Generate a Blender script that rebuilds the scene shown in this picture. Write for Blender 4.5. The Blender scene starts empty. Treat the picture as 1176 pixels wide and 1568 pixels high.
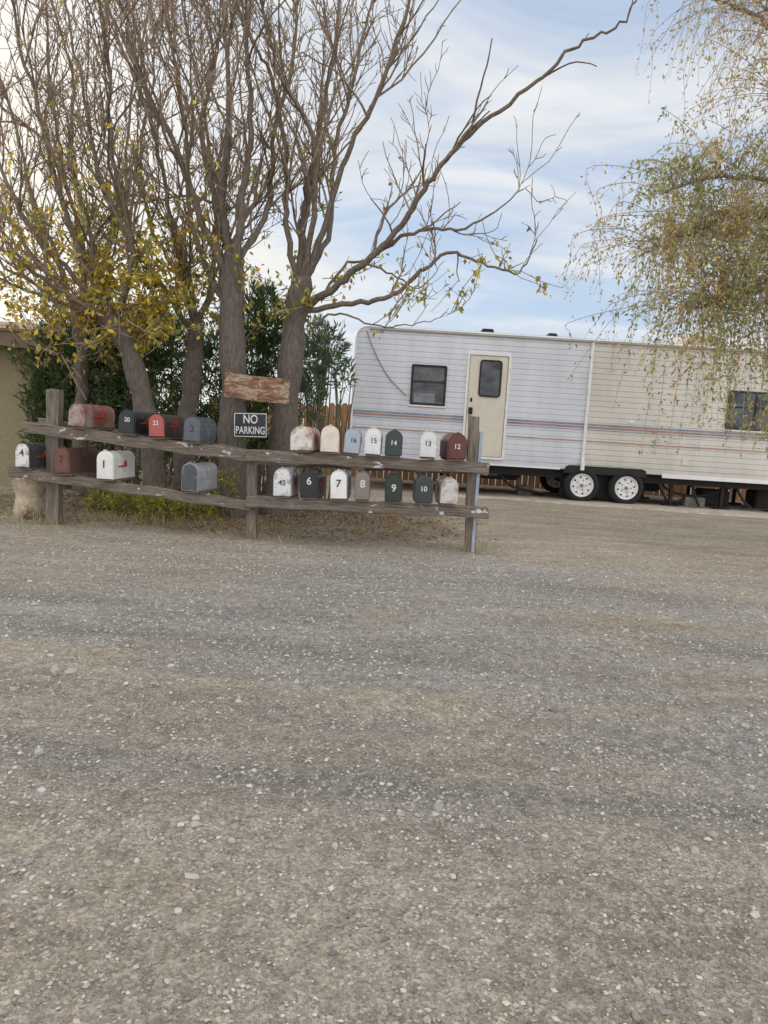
import bpy, math, random
import numpy as np
from mathutils import Matrix, Vector
random.seed(7); rng=np.random.default_rng(7)
scene=bpy.context.scene
scene.view_settings.view_transform='Standard'; scene.view_settings.look='None'
scene.view_settings.exposure=0; scene.view_settings.gamma=1
# ------------------------------------------------ camera
CAMZ=1.2; F=1132.0
cam=bpy.data.cameras.new("camera"); camo=bpy.data.objects.new("camera",cam)
scene.collection.objects.link(camo)
R=Matrix.Rotation(math.radians(90-6.5),3,'X')@Matrix.Rotation(math.radians(3.5),3,'Z')
camo.matrix_world=Matrix.Translation((0,0,CAMZ))@R.to_4x4()
cam.sensor_fit='VERTICAL'; cam.sensor_height=36; cam.sensor_width=27; cam.lens=26
cam.clip_start=0.05; cam.clip_end=3000
scene.camera=camo
def P(px,py,Y):
    "survey: world point seen at photo position, on the vertical plane at distance Y"
    d=R@Vector(((px-588)/F,-(py-784)/F,-1)); s=Y/d.y
    return (d.x*s,Y,CAMZ+d.z*s)
def G(px,py):
    d=R@Vector(((px-588)/F,-(py-784)/F,-1)); s=-CAMZ/d.z
    return (d.x*s,d.y*s,0)
# ------------------------------------------------ node helpers
def newmat(name):
    m=bpy.data.materials.new(name); m.use_nodes=True
    nt=m.node_tree; return m,nt,nt.nodes['Principled BSDF']
def N(nt,t,**k):
    n=nt.nodes.new(t)
    for a,b in k.items():
        if a in n.inputs: n.inputs[a].default_value=b
        else: setattr(n,a,b)
    return n
def ramp(nt,src,stops):
    r=nt.nodes.new('ShaderNodeValToRGB'); e=r.color_ramp.elements
    while len(e)<len(stops): e.new(0.5)
    for i,(p,c) in enumerate(stops):
        e[i].position=p
        e[i].color=(c,c,c,1) if isinstance(c,(int,float)) else (*c,1)
    nt.links.new(src,r.inputs[0]); return r.outputs[0]
def mix(nt,f,a,b,mode='MIX'):
    m=nt.nodes.new('ShaderNodeMix'); m.data_type='RGBA'; m.blend_type=mode
    for i,v in ((0,f),(6,a),(7,b)):
        if hasattr(v,'links'): nt.links.new(v,m.inputs[i])
        elif i==0: m.inputs[0].default_value=v
        else: m.inputs[i].default_value=(*v,1) if len(v)==3 else v
    return m.outputs[2]
def coords(nt,scale=(1,1,1),rot=(0,0,0),kind='Object'):
    tc=nt.nodes.new('ShaderNodeTexCoord'); mp=nt.nodes.new('ShaderNodeMapping')
    mp.inputs['Scale'].default_value=scale; mp.inputs['Rotation'].default_value=rot
    nt.links.new(tc.outputs[kind],mp.inputs[0]); return mp.outputs[0]
def noise(nt,vec,scale,detail=4,rough=.55,dist=0,dim='3D'):
    n=nt.nodes.new('ShaderNodeTexNoise'); n.noise_dimensions=dim
    n.inputs['Scale'].default_value=scale; n.inputs['Detail'].default_value=detail
    n.inputs['Roughness'].default_value=rough; n.inputs['Distortion'].default_value=dist
    nt.links.new(vec,n.inputs['Vector']); return n.outputs[0]
def bump(nt,b,h,strength=.5,dist=.01,prev=None):
    n=N(nt,'ShaderNodeBump',Strength=strength,Distance=dist)
    nt.links.new(h,n.inputs['Height'])
    if prev: nt.links.new(prev,n.inputs['Normal'])
    if b: nt.links.new(n.outputs[0],b.inputs['Normal'])
    return n.outputs[0]
def simple(name,col,rough=.6,var=.25,scale=12,metal=0,dirt=None,dirtamt=.5,bs=.2,stretch=(1,1,1)):
    m,nt,b=newmat(name); v=coords(nt,stretch)
    n=noise(nt,v,scale,3)
    lo=tuple(c*(1-var) for c in col); hi=tuple(min(1,c*(1+var)) for c in col)
    c=ramp(nt,n,[(.3,lo),(.7,hi)])
    if dirt:
        n2=noise(nt,v,scale*.45,5,.7)
        f=ramp(nt,n2,[(.62-dirtamt*.35,0),(.70-dirtamt*.2,1)])
        c=mix(nt,f,c,dirt)
    nt.links.new(c,b.inputs['Base Color']); b.inputs['Roughness'].default_value=rough
    b.inputs['Metallic'].default_value=metal
    if bs: bump(nt,b,n,bs,.01)
    return m
def attrmat(name,rough=.6,transl=0,nscale=40,bs=0,var=.3,stretch=(1,1,1)):
    m,nt,b=newmat(name)
    a=N(nt,'ShaderNodeAttribute',attribute_name='Col'); c=a.outputs[0]
    if nscale:
        n=noise(nt,coords(nt,stretch),nscale,4,.7)
        f=ramp(nt,n,[(.3,1-var),(.7,1.15)]); c=mix(nt,1.0,c,f,'MULTIPLY')
        if bs: bump(nt,b,n,bs,.03)
    nt.links.new(c,b.inputs['Base Color']); b.inputs['Roughness'].default_value=rough
    if transl:
        t=nt.nodes.new('ShaderNodeBsdfTranslucent'); nt.links.new(c,t.inputs[0])
        ms=nt.nodes.new('ShaderNodeMixShader'); ms.inputs[0].default_value=transl
        out=nt.nodes['Material Output']
        nt.links.new(b.outputs[0],ms.inputs[1]); nt.links.new(t.outputs[0],ms.inputs[2])
        nt.links.new(ms.outputs[0],out.inputs[0])
    return m
# ------------------------------------------------ mesh helpers
def obj(name,me,parent=None,loc=None,rot=None):
    o=bpy.data.objects.new(name,me); scene.collection.objects.link(o)
    if parent: o.parent=parent
    if loc is not None: o.location=loc
    if rot is not None: o.rotation_euler=rot
    return o
def empty(name,loc=(0,0,0),rot=(0,0,0)):
    o=obj(name,None,None,loc,rot); o.empty_display_size=.2; return o
def npmesh(name,V,Fc,mat=None,col=None,smooth=False):
    V=np.asarray(V,dtype=np.float32); Fc=np.asarray(Fc,dtype=np.int32)
    m,k=Fc.shape; me=bpy.data.meshes.new(name)
    me.vertices.add(len(V)); me.vertices.foreach_set('co',V.ravel())
    me.loops.add(m*k); me.loops.foreach_set('vertex_index',Fc.ravel())
    me.polygons.add(m); me.polygons.foreach_set('loop_start',np.arange(m,dtype=np.int32)*k)
    me.polygons.foreach_set('loop_total',np.full(m,k,dtype=np.int32))
    me.polygons.foreach_set('use_smooth',np.full(m,smooth,dtype=bool))
    me.update(calc_edges=True)
    if col is not None:
        a=me.color_attributes.new('Col','FLOAT_COLOR','POINT')
        c=np.ones((len(V),4),dtype=np.float32); c[:,:3]=col; a.data.foreach_set('color',c.ravel())
    if mat: me.materials.append(mat)
    return me
def box(name,x0,x1,y0,y1,z0,z1,mat,parent=None,bev=0,jit=0,**k):
    import bmesh
    bm=bmesh.new(); bmesh.ops.create_cube(bm,size=1)
    for v in bm.verts:
        v.co=Vector(((x0+x1)/2+v.co.x*(x1-x0),(y0+y1)/2+v.co.y*(y1-y0),(z0+z1)/2+v.co.z*(z1-z0)))
        if jit: v.co+=Vector([random.uniform(-jit,jit) for _ in range(3)])
    if bev: bmesh.ops.bevel(bm,geom=list(bm.edges),offset=bev,segments=2,affect='EDGES')
    me=bpy.data.meshes.new(name); bm.to_mesh(me); bm.free(); me.materials.append(mat)
    return obj(name,me,parent,**k)
def beam(name,a,b,h,d,mat,parent,nseg=14,jit=.004):
    "weathered plank between two points (a,b = centre of top edge), h tall, d deep"
    a=np.array(a);b=np.array(b); V=[];Fs=[]
    for i in range(nseg+1):
        p=a+(b-a)*i/nseg; p=p+np.array([0,0,.006*math.sin(i*1.7)])
        c=.008
        prof=[(-d/2,-c),(-d/2+c,0),(d/2-c,0),(d/2,-c),(d/2,-h+c),(d/2-c,-h),(-d/2+c,-h),(-d/2,-h+c)]
        for (y,z) in prof:
            V.append((p[0]+random.uniform(-jit,jit)*(3 if i in(0,nseg) else 1),p[1]+y+random.uniform(-jit,jit)*.6,p[2]+z+random.uniform(-jit,jit)))
    for i in range(nseg):
        for j in range(8):
            Fs.append((i*8+j,i*8+(j+1)%8,(i+1)*8+(j+1)%8,(i+1)*8+j))
    me=bpy.data.meshes.new(name); me.from_pydata(V,[],Fs+[tuple(range(8)),tuple(range(nseg*8+7,nseg*8-1,-1))])
    me.materials.append(mat); me.update(); return obj(name,me,parent)
def prism(name,prof,y0,y1,mat,parent=None,seg=1,jit=0,smooth=False,**k):
    "extrude an XZ outline from y0 to y1 (y0 = front)"
    n=len(prof); V=[];Fs=[]
    for s in range(seg+1):
        y=y0+(y1-y0)*s/seg
        V+=[(x+random.uniform(-jit,jit),y,z+(random.uniform(-jit,jit) if z>.01 else 0)) for x,z in prof]
    for s in range(seg): Fs+=[(s*n+i,(s+1)*n+i,(s+1)*n+(i+1)%n,s*n+(i+1)%n) for i in range(n)]
    Fs+=[tuple(range(n)),tuple(range((seg+1)*n-1,seg*n-1,-1))]
    me=bpy.data.meshes.new(name); me.from_pydata(V,[],Fs); me.materials.append(mat); me.update()
    if smooth:
        for p in me.polygons: p.use_smooth=True
        me.set_sharp_from_angle(angle=math.radians(40))
    return obj(name,me,parent,**k)
def rrect(x0,x1,z0,z1,r,n=5):
    pts=[]
    for cx,cz,a0 in ((x1-r,z1-r,0),(x0+r,z1-r,90),(x0+r,z0+r,180),(x1-r,z0+r,270)):
        for i in range(n+1):
            a=math.radians(a0+90*i/n); pts.append((cx+r*math.cos(a),cz+r*math.sin(a)))
    return pts
def frame(name,x0,x1,z0,z1,r,w,y0,y1,mat,parent):
    o=rrect(x0,x1,z0,z1,r); i=rrect(x0+w,x1-w,z0+w,z1-w,max(r-w,.005)); n=len(o)
    V=[(x,y0,z) for x,z in o]+[(x,y0,z) for x,z in i]+[(x,y1,z) for x,z in o]+[(x,y1,z) for x,z in i]
    Fs=[]
    for a in range(n):
        b=(a+1)%n
        Fs+=[(a,b,n+b,n+a),(a,2*n+a,2*n+b,b),(n+a,n+b,3*n+b,3*n+a)]
    me=bpy.data.meshes.new(name); me.from_pydata(V,[],Fs); me.materials.append(mat); me.update()
    return obj(name,me,parent)
def text(name,s,size,mat,parent,loc,width=None,ext=.001):
    c=bpy.data.curves.new(name,'FONT'); c.body=s; c.size=size; c.align_x='CENTER'; c.align_y='CENTER'
    c.extrude=ext; c.offset=size*.014
    t=bpy.data.objects.new(name+"_tmp",c); scene.collection.objects.link(t)
    bpy.context.view_layer.update()
    me=bpy.data.meshes.new_from_object(t.evaluated_get(bpy.context.evaluated_depsgraph_get()))
    bpy.data.objects.remove(t); me.materials.clear(); me.materials.append(mat)
    o=obj(name,me,parent,loc,(math.pi/2,0,0))
    if width:
        xs=[v.co.x for v in me.vertices]; w=max(xs)-min(xs); f=width/w
        for v in me.vertices: v.co.x*=f
    return o
def lathe(name,prof,mat,parent,loc,n=36,cap=True):
    "prof list of (radius, y); axis Y"
    V=[];Fs=[]
    for r,y in prof:
        for i in range(n):
            a=2*math.pi*i/n; V.append((r*math.cos(a),y,r*math.sin(a)))
    for j in range(len(prof)-1):
        for i in range(n):
            Fs.append((j*n+i,j*n+(i+1)%n,(j+1)*n+(i+1)%n,(j+1)*n+i))
    if cap and prof[0][0]>0: Fs.append(tuple(range(n)))
    me=bpy.data.meshes.new(name); me.from_pydata(V,[],Fs); me.materials.append(mat)
    for p in me.polygons: p.use_smooth=len(p.vertices)==4
    me.update(); return obj(name,me,parent,loc)
class Tubes:
    def __init__(s): s.V=[];s.F=[];s.C=[];s.n=0
    def add(s,pts,rad,sides=4,col=(.2,.15,.1)):
        pts=np.asarray(pts,float); rad=np.asarray(rad,float); n=len(pts)
        T=np.gradient(pts,axis=0); T/=np.linalg.norm(T,axis=1)[:,None]+1e-9
        m=T.mean(0); ref=np.array([1.,0,0]) if abs(m[0])<.6 else np.array([0,1.,0])
        U=np.cross(T,ref); U/=np.linalg.norm(U,axis=1)[:,None]+1e-9; W=np.cross(T,U)
        a=np.arange(sides)*2*math.pi/sides
        ring=pts[:,None,:]+rad[:,None,None]*(U[:,None,:]*np.cos(a)[None,:,None]+W[:,None,:]*np.sin(a)[None,:,None])
        s.V.append(ring.reshape(-1,3))
        i=np.arange(n-1)[:,None]*sides; j=np.arange(sides)[None,:]; k=(j+1)%sides
        s.F.append((np.stack([i+j,i+k,i+sides+k,i+sides+j],-1).reshape(-1,4))+s.n)
        c=np.asarray(col,float); c=np.broadcast_to(c,(n,3)) if c.ndim==1 else c
        s.C.append(np.repeat(c,sides,axis=0)); s.n+=n*sides
    def mesh(s,name,mat): return npmesh(name,np.concatenate(s.V),np.concatenate(s.F),mat,np.concatenate(s.C),True)
def catmull(pts,per=6):
    pts=[np.array(p,float) for p in pts]; pts=[2*pts[0]-pts[1]]+pts+[2*pts[-1]-pts[-2]]; out=[]
    for i in range(1,len(pts)-2):
        a,b,c,d=pts[i-1:i+3]
        for k in range(per):
            t=k/per; out.append(.5*((2*b)+(c-a)*t+(2*a-5*b+4*c-d)*t*t+(3*b-a-3*c+d)*t**3))
    out.append(pts[-2]); return np.array(out)
def unit(v): return v/(np.linalg.norm(v,axis=-1,keepdims=True)+1e-9)
def leaves(name,C,D,L,Wd,col,mat,parent):
    "C centres, D directions, rhombus leaves"
    n=len(C); D=unit(D); S=unit(np.cross(D,unit(rng.normal(size=(n,3)))))
    L=np.asarray(L)[:,None] if np.ndim(L) else L; Wd=np.asarray(Wd)[:,None] if np.ndim(Wd) else Wd
    nrm=np.cross(D,S)
    V=np.stack([C,C+D*L*.45+S*Wd*.5+nrm*Wd*.12,C+D*L,C+D*L*.45-S*Wd*.5+nrm*Wd*.12],1).reshape(-1,3)
    Fc=np.arange(4*n).reshape(-1,4)
    return obj(name,npmesh(name,V,Fc,mat,np.repeat(col,4,axis=0)),parent)
def vn(x,y,seed=0):
    x=np.asarray(x,float);y=np.asarray(y,float)
    xi=np.floor(x).astype(np.int64);yi=np.floor(y).astype(np.int64);fx=x-xi;fy=y-yi
    fx=fx*fx*(3-2*fx);fy=fy*fy*(3-2*fy)
    def h(a,b):
        v=np.sin(a*127.1+b*311.7+seed*74.7)*43758.5453; return v-np.floor(v)
    return (h(xi,yi)*(1-fx)+h(xi+1,yi)*fx)*(1-fy)+(h(xi,yi+1)*(1-fx)+h(xi+1,yi+1)*fx)*fy
# ------------------------------------------------ world / sun
SUN_AZ=math.radians(-32); SUN_EL=math.radians(15)
w=bpy.data.worlds.new("World"); scene.world=w; w.use_nodes=True; nt=w.node_tree
for n in list(nt.nodes): nt.nodes.remove(n)
out=nt.nodes.new('ShaderNodeOutputWorld')
sky=nt.nodes.new('ShaderNodeTexSky'); sky.sky_type='NISHITA'; sky.sun_disc=False
sky.sun_elevation=SUN_EL; sky.sun_rotation=SUN_AZ%(2*math.pi); sky.dust_density=.6; sky.ozone_density=2.0
tc=nt.nodes.new('ShaderNodeTexCoord'); sx=nt.nodes.new('ShaderNodeSeparateXYZ'); nt.links.new(tc.outputs['Generated'],sx.inputs[0])
b1=N(nt,'ShaderNodeBackground',Strength=.15); nt.links.new(sky.outputs[0],b1.inputs[0])
bh=N(nt,'ShaderNodeBackground',Strength=1.0)
hzc=ramp(nt,sx.outputs[2],[(0.0,(.52,.68,.88)),(.35,(.42,.56,.81)),(1.0,(.30,.43,.68))]); nt.links.new(hzc,bh.inputs[0])
mb=nt.nodes.new('ShaderNodeMixShader'); mb.inputs[0].default_value=.78
nt.links.new(b1.outputs[0],mb.inputs[1]); nt.links.new(bh.outputs[0],mb.inputs[2])
def M(op,a,b=None,c=False):
    m=nt.nodes.new('ShaderNodeMath'); m.operation=op; m.use_clamp=c
    for i,v in enumerate((a,b)):
        if v is None: continue
        if hasattr(v,'links'): nt.links.new(v,m.inputs[i])
        else: m.inputs[i].default_value=v
    return m.outputs[0]
zz=M('ADD',M('MAXIMUM',sx.outputs[2],0.0),.14)
cx=nt.nodes.new('ShaderNodeCombineXYZ')
nt.links.new(M('DIVIDE',sx.outputs[0],zz),cx.inputs[0]); nt.links.new(M('DIVIDE',sx.outputs[1],zz),cx.inputs[1])
mp=nt.nodes.new('ShaderNodeMapping'); mp.inputs['Scale'].default_value=(.75,1.25,1); mp.inputs['Rotation'].default_value=(0,0,.6)
mp.inputs['Location'].default_value=(3.1,1.7,0)
nt.links.new(cx.outputs[0],mp.inputs[0])
n1=noise(nt,mp.outputs[0],1.25,6,.60,.7,'2D')
f1=ramp(nt,n1,[(.36,.18),(.48,.50),(.64,.92)])
hz=ramp(nt,sx.outputs[2],[(0.0,.8),(.20,0.0)])
f=M('MAXIMUM',f1,hz)
vd=nt.nodes.new('ShaderNodeVectorMath'); vd.operation='DOT_PRODUCT'; nt.links.new(tc.outputs['Generated'],vd.inputs[0])
sd=Vector((math.sin(SUN_AZ)*math.cos(SUN_EL),math.cos(SUN_AZ)*math.cos(SUN_EL),math.sin(SUN_EL)))
vd.inputs[1].default_value=sd
g=ramp(nt,vd.outputs['Value'],[(.87,0.0),(1.0,1.0)])
f=M('MAXIMUM',f,M('MULTIPLY',g,.95))
n2=noise(nt,mp.outputs[0],2.6,3,.6,.3,'2D')
cc=ramp(nt,n2,[(.3,(.72,.78,.85)),(.7,(.93,.945,.96))])
cc=mix(nt,g,cc,(1.2,1.12,.98))
# added fill light: unseen clouds overhead and behind camera boosted and warmed
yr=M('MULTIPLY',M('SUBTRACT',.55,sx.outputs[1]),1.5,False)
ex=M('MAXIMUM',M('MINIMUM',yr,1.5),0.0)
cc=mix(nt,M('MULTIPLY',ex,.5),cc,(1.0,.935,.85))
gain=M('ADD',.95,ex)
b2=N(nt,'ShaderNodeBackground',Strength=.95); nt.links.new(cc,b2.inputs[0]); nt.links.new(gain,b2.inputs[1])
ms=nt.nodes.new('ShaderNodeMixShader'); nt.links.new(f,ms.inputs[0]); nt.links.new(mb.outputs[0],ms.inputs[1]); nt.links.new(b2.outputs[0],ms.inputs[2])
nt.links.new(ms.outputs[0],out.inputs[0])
sl=bpy.data.lights.new("sun",'SUN'); sl.energy=1.7; sl.angle=math.radians(14); sl.color=(1,.84,.62)
so=obj("sun",sl,None,(0,0,20)); so.rotation_euler=(-sd).to_track_quat('-Z','Y').to_euler()
# ------------------------------------------------ ground
def rut(x,y):
    "tyre tracks: gentle arcs crossing the lot"
    r=np.zeros_like(x)
    for y0,sl_,cv,wd,am in ((2.42,-.06,-.010,.11,.8),(2.95,-.07,-.010,.10,.5),(3.85,-.07,-.02,.16,1.0),(4.55,-.07,-.02,.15,.8),(5.9,.02,-.015,.16,.6)):
        yc=y0+sl_*x+cv*x*x+.16*(vn(x*.5,x*0+y0,12)-.5)+.05*(vn(x*2.5,x*0+y0,17)-.5)
        r=np.maximum(r,am*np.exp(-((y-yc)/(wd*(.7+.8*vn(x*1.3,y*0+y0,18))))**2)*np.clip(vn(x*.45+y0,x*0+3,13)*2.4-.45,0,1)*(.5+.7*vn(x*5,y*7,19)))
    return r
def hgt(x,y):
    near=np.clip((22-y)/6,0,1)*np.clip((12-abs(x))/3,0,1)
    h=.030*(vn(x*.25+y*.03,y*.9,1)-.5)+.026*(vn(x*.8,y*2.6+x*.3,2)-.5)+.011*(vn(x*4,y*5,3)-.5)+.007*(vn(x*11,y*11,4)-.5)
    h=h-.024*rut(x,y)*(.6+.8*vn(x*6,y*6,14))
    md=np.exp(-(((x+1.9)/3.0)**2+((y-9.2)/1.3)**2)**2)*.07
    return (h+md*(.7+.6*vn(x*2,y*2,9)))*near
def masks(x,y):
    brown=np.clip(1.2-np.abs((x+2.1)/3.2)**3-np.abs((y-9.4)/1.8)**2.5+(vn(x*1.5,y*2,5)-.5)*.7+(vn(x*6,y*6,6)-.5)*.4,0,1)
    bands=vn(x*.22+1.3,y*1.1+x*.12,7)*.42+vn(x*.6,y*2.6+x*.2,8)*.33+vn(x*3,y*5,15)*.25
    grav=np.clip((bands-.40)*3.4,0,1)*np.clip((y-1.0)/2.0,.3,1)
    grav=np.clip(np.maximum(grav,rut(x,y)),0,1)*np.clip((8.0+.4*np.sin(x)-y)/1.6,0,1)
    return brown,grav
def axis(a,b,st,far):
    c=list(np.arange(a,b,st)); lo=[];hi=[];s=st
    x=a
    while x>-far: s*=1.35; x-=s; lo.append(x)
    x=c[-1];s=st
    while x<far: s*=1.35; x+=s; hi.append(x)
    return np.array(lo[::-1]+c+hi)
gx=axis(-7.5,8,.05,900); gy=axis(.6,15,.05,900)
X,Y=np.meshgrid(gx,gy); Z=hgt(X,Y); nx,ny=len(gx),len(gy)
V=np.stack([X,Y,Z],-1).reshape(-1,3)
i=(np.arange(ny-1)[:,None]*nx+np.arange(nx-1)[None,:]).reshape(-1)
Fc=np.stack([i,i+1,i+nx+1,i+nx],-1)
br,gr=masks(X.ravel(),Y.ravel()); col=np.stack([br,gr,rut(X.ravel(),Y.ravel())],-1)
m,nt,b=newmat("gravel_ground")
a=N(nt,'ShaderNodeAttribute',attribute_name='Col'); s=nt.nodes.new('ShaderNodeSeparateColor'); nt.links.new(a.outputs[0],s.inputs[0])
v=coords(nt); vs=coords(nt,(.5,1.6,1),(0,0,.08))
tn=noise(nt,vs,1.8,5,.70,0,'2D')
tan=ramp(nt,tn,[(.3,(.39,.325,.24)),(.7,(.56,.48,.37))])
gra=ramp(nt,tn,[(.3,(.35,.32,.28)),(.7,(.49,.455,.405))])
c=mix(nt,s.outputs[1],tan,gra)
c=mix(nt,s.outputs[2],c,(.30,.275,.24))
vo=nt.nodes.new('ShaderNodeTexVoronoi'); vo.voronoi_dimensions='2D'; vo.inputs['Scale'].default_value=120.; nt.links.new(v,vo.inputs['Vector'])
vc=nt.nodes.new('ShaderNodeSeparateColor'); nt.links.new(vo.outputs['Color'],vc.inputs[0])
c=mix(nt,.7,c,ramp(nt,vc.outputs[0],[(0,.55),(.7,1.0),(1,1.45)]),'MULTIPLY')
mid=noise(nt,v,15,6,.78,0,'2D'); c=mix(nt,.9,c,ramp(nt,mid,[(.3,.66),(.7,1.32)]),'MULTIPLY')
brn=ramp(nt,mid,[(.3,(.13,.09,.055)),(.7,(.32,.235,.155))])
c=mix(nt,s.outputs[0],c,brn)
nt.links.new(c,b.inputs['Base Color']); b.inputs['Roughness'].default_value=.95
b.inputs['Specular IOR Level'].default_value=.12
p=bump(nt,None,mid,.9,.035); bump(nt,b,vo.outputs['Distance'],.6,.006,p)
obj("ground",npmesh("ground",V,Fc,m,col,True))
# gravel stones
phi=(1+5**.5)/2
ICO=unit(np.array([(-1,phi,0),(1,phi,0),(-1,-phi,0),(1,-phi,0),(0,-1,phi),(0,1,phi),(0,-1,-phi),(0,1,-phi),(phi,0,-1),(phi,0,1),(-phi,0,-1),(-phi,0,1)],float))
ICF=np.array([(0,11,5),(0,5,1),(0,1,7),(0,7,10),(0,10,11),(1,5,9),(5,11,4),(11,10,2),(10,7,6),(7,1,8),(3,9,4),(3,4,2),(3,2,6),(3,6,8),(3,8,9),(4,9,5),(2,4,11),(6,2,10),(8,6,7),(9,8,1)])
OCT=np.array([(1,0,0),(-1,0,0),(0,1,0),(0,-1,0),(0,0,1),(0,0,-1)],float)
OCF=np.array([(0,2,4),(2,1,4),(1,3,4),(3,0,4),(2,0,5),(1,2,5),(3,1,5),(0,3,5)])
def stones(x,y,sz,base,bf,gs=.24,cap=.62):
    n=len(x); k=len(base)
    v=base[None]*(1+rng.uniform(-.3,.3,(n,k,1)))+rng.uniform(-.12,.12,(n,k,3))
    v*=np.stack([rng.uniform(.8,1.3,n),rng.uniform(.6,1,n),rng.uniform(.45,.8,n)],-1)[:,None,:]
    a=rng.uniform(0,2*math.pi,n); c,s_=np.cos(a)[:,None],np.sin(a)[:,None]
    vx=v[...,0]*c-v[...,1]*s_; vy=v[...,0]*s_+v[...,1]*c
    v=np.stack([vx,vy,v[...,2]],-1)*sz[:,None,None]
    v+=np.stack([x,y,hgt(x,y)+sz*.15],-1)[:,None,:]
    f=bf[None]+(np.arange(n)*k)[:,None,None]
    g=rng.lognormal(-.07,gs,n)[:,None]; t=rng.uniform(0,1,(n,1))
    col=np.clip((np.array([.42,.39,.36])*t+np.array([.46,.39,.30])*(1-t))*g,.05,cap)
    return v.reshape(-1,3),f.reshape(-1,3),np.repeat(col,k,axis=0)
def sample(n,pw,lo=.12):
    y=.9+7.6*rng.uniform(0,1,n)**pw; x=rng.uniform(-1,1,n)*(2+.72*y)
    _,g=masks(x,y); cl=np.clip(vn(x*3.5,y*6,21)*.6+vn(x*9,y*13,22)*.6-.1,0,1); keep=rng.uniform(0,1,n)<(lo+(1-lo)*g)*(.25+cl); return x[keep],y[keep]
parts=[];off=0
x,y=sample(210000,1.45,.25); parts.append(stones(x,y,np.clip(rng.lognormal(math.log(.0037),.44,len(x)),.0015,.009)*(1+y*.07),OCT,OCF,.32))
x,y=sample(12000,1.4,.25); parts.append(stones(x,y,np.clip(rng.lognormal(math.log(.0066),.40,len(x)),.004,.020),ICO,ICF,.28,.52))
rk=[(670,1247,.024),(85,1032,.045),(108,1034,.03),(1025,868,.03),(860,1290,.016),(480,950,.02),(350,1180,.014),(1090,1285,.022),(60,1150,.02),(265,1010,.02),(1140,950,.02),(820,1060,.022),(940,1000,.022),(1065,1310,.018),(45,1325,.014),(700,1190,.014)]
g=np.array([G(a_,b_) for a_,b_,_ in rk]); parts.append(stones(g[:,0],g[:,1],np.array([r[2] for r in rk]),ICO,ICF,.15,.42))
VV=[];FF=[];CC=[]
for a_,b_,c_ in parts: VV.append(a_);FF.append(b_+off);CC.append(c_);off+=len(a_)
obj("gravel",npmesh("gravel",np.concatenate(VV),np.concatenate(FF),attrmat("stone",.9,0,0),np.concatenate(CC)))
# ------------------------------------------------ materials
leafm=attrmat("leaf",.55,.4,0)
barkm=attrmat("bark",.85,0,16,1.0,.55,(2.5,2.5,.6))
twigm=attrmat("twig",.85,0,0)
litm=attrmat("dry_leaf",.8,0,0)
def wood(name,lo,hi,patch=None,amt=.5,stretch=(1.2,8,14)):
    m,nt,b=newmat(name); v=coords(nt,stretch); n=noise(nt,v,4,5,.65,.3)
    c=ramp(nt,n,[(.3,lo),(.7,hi)])
    if patch:
        n2=noise(nt,coords(nt,(1,1,2)),5,5,.7); c=mix(nt,ramp(nt,n2,[(.70-amt*.2,0),(.74-amt*.2,1)]),c,patch)
    nt.links.new(c,b.inputs['Base Color']); b.inputs['Roughness'].default_value=.85; bump(nt,b,n,.6,.012); return m
railm=wood("weathered_wood",(.075,.06,.048),(.26,.215,.175),(.62,.62,.61),.46)
boardm=wood("base_wood",(.085,.066,.052),(.28,.23,.185))
postm=wood("post_wood",(.09,.072,.056),(.28,.235,.19),None,0,(9,9,1))
# ------------------------------------------------ mailbox stand
stand=empty("mailbox_stand",(0,0,0)); YS=7.36
def post(name,px,ptop,Y,wd,lean=0):
    x,_,zt=P(px,ptop,Y); xb=P(px,820,Y)[0]+lean
    V=[];Fs=[];n=10
    for i in range(n+1):
        t=i/n; cxx=xb+(x-xb)*t; z=-.1+(zt+.1)*t
        for dx,dy in ((-1,-1),(1,-1),(1,1),(-1,1)):
            V.append((cxx+dx*wd/2+random.uniform(-.004,.004),Y+.09+dy*wd/2,z+(random.uniform(-.012,.012) if i==n else 0)))
    for i in range(n):
        for j in range(4): Fs.append((i*4+j,i*4+(j+1)%4,i*4+4+(j+1)%4,i*4+4+j))
    Fs.append((n*4,n*4+1,n*4+2,n*4+3))
    me=bpy.data.meshes.new(name); me.from_pydata(V,[],Fs); me.materials.append(postm); me.update(); return obj(name,me,stand)
post("post_a",78,596,YS+.1,.125); post("post_b",384,693,YS,.10); post("post_c",727,637,YS,.105,-.02)
xr=P(733,700,YS)[0]; box("metal_strip",xr-.002,xr+.028,YS+.03,YS+.09,.0,1.22,simple("galvanised",(.36,.42,.50),.5,.2,10,.3),stand)
RA={}
for nm,p0,p1 in (("ul",(38,645),(386,690)),("ll",(14,714),(386,767)),("ur",(378,688),(748,708)),("lr",(378,759),(746,776))):
    y0=YS-.02 if nm[1]=='l' else YS-.024
    if nm in('ur','lr'): y0-=.065
    a_=P(*p0,y0);b_=P(*p1,y0); RA[nm]=(a_,b_,y0)
    beam("rail_"+nm,a_,b_,.115 if nm!='ll' else .10,.055,railm,stand)
beam("rail_back_upper",P(384,700,YS+.32),P(748,716,YS+.32),.08,.04,railm,stand)
beam("rail_back_lower",P(384,766,YS+.32),P(748,782,YS+.32),.08,.04,railm,stand)
beam("rail_back_left",P(60,640,YS+.34),P(384,688,YS+.34),.08,.04,railm,stand)
def railz(nm,x):
    a_,b_,_=RA[nm]; t=(x-a_[0])/(b_[0]-a_[0]); return a_[2]+(b_[2]-a_[2])*t
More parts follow.
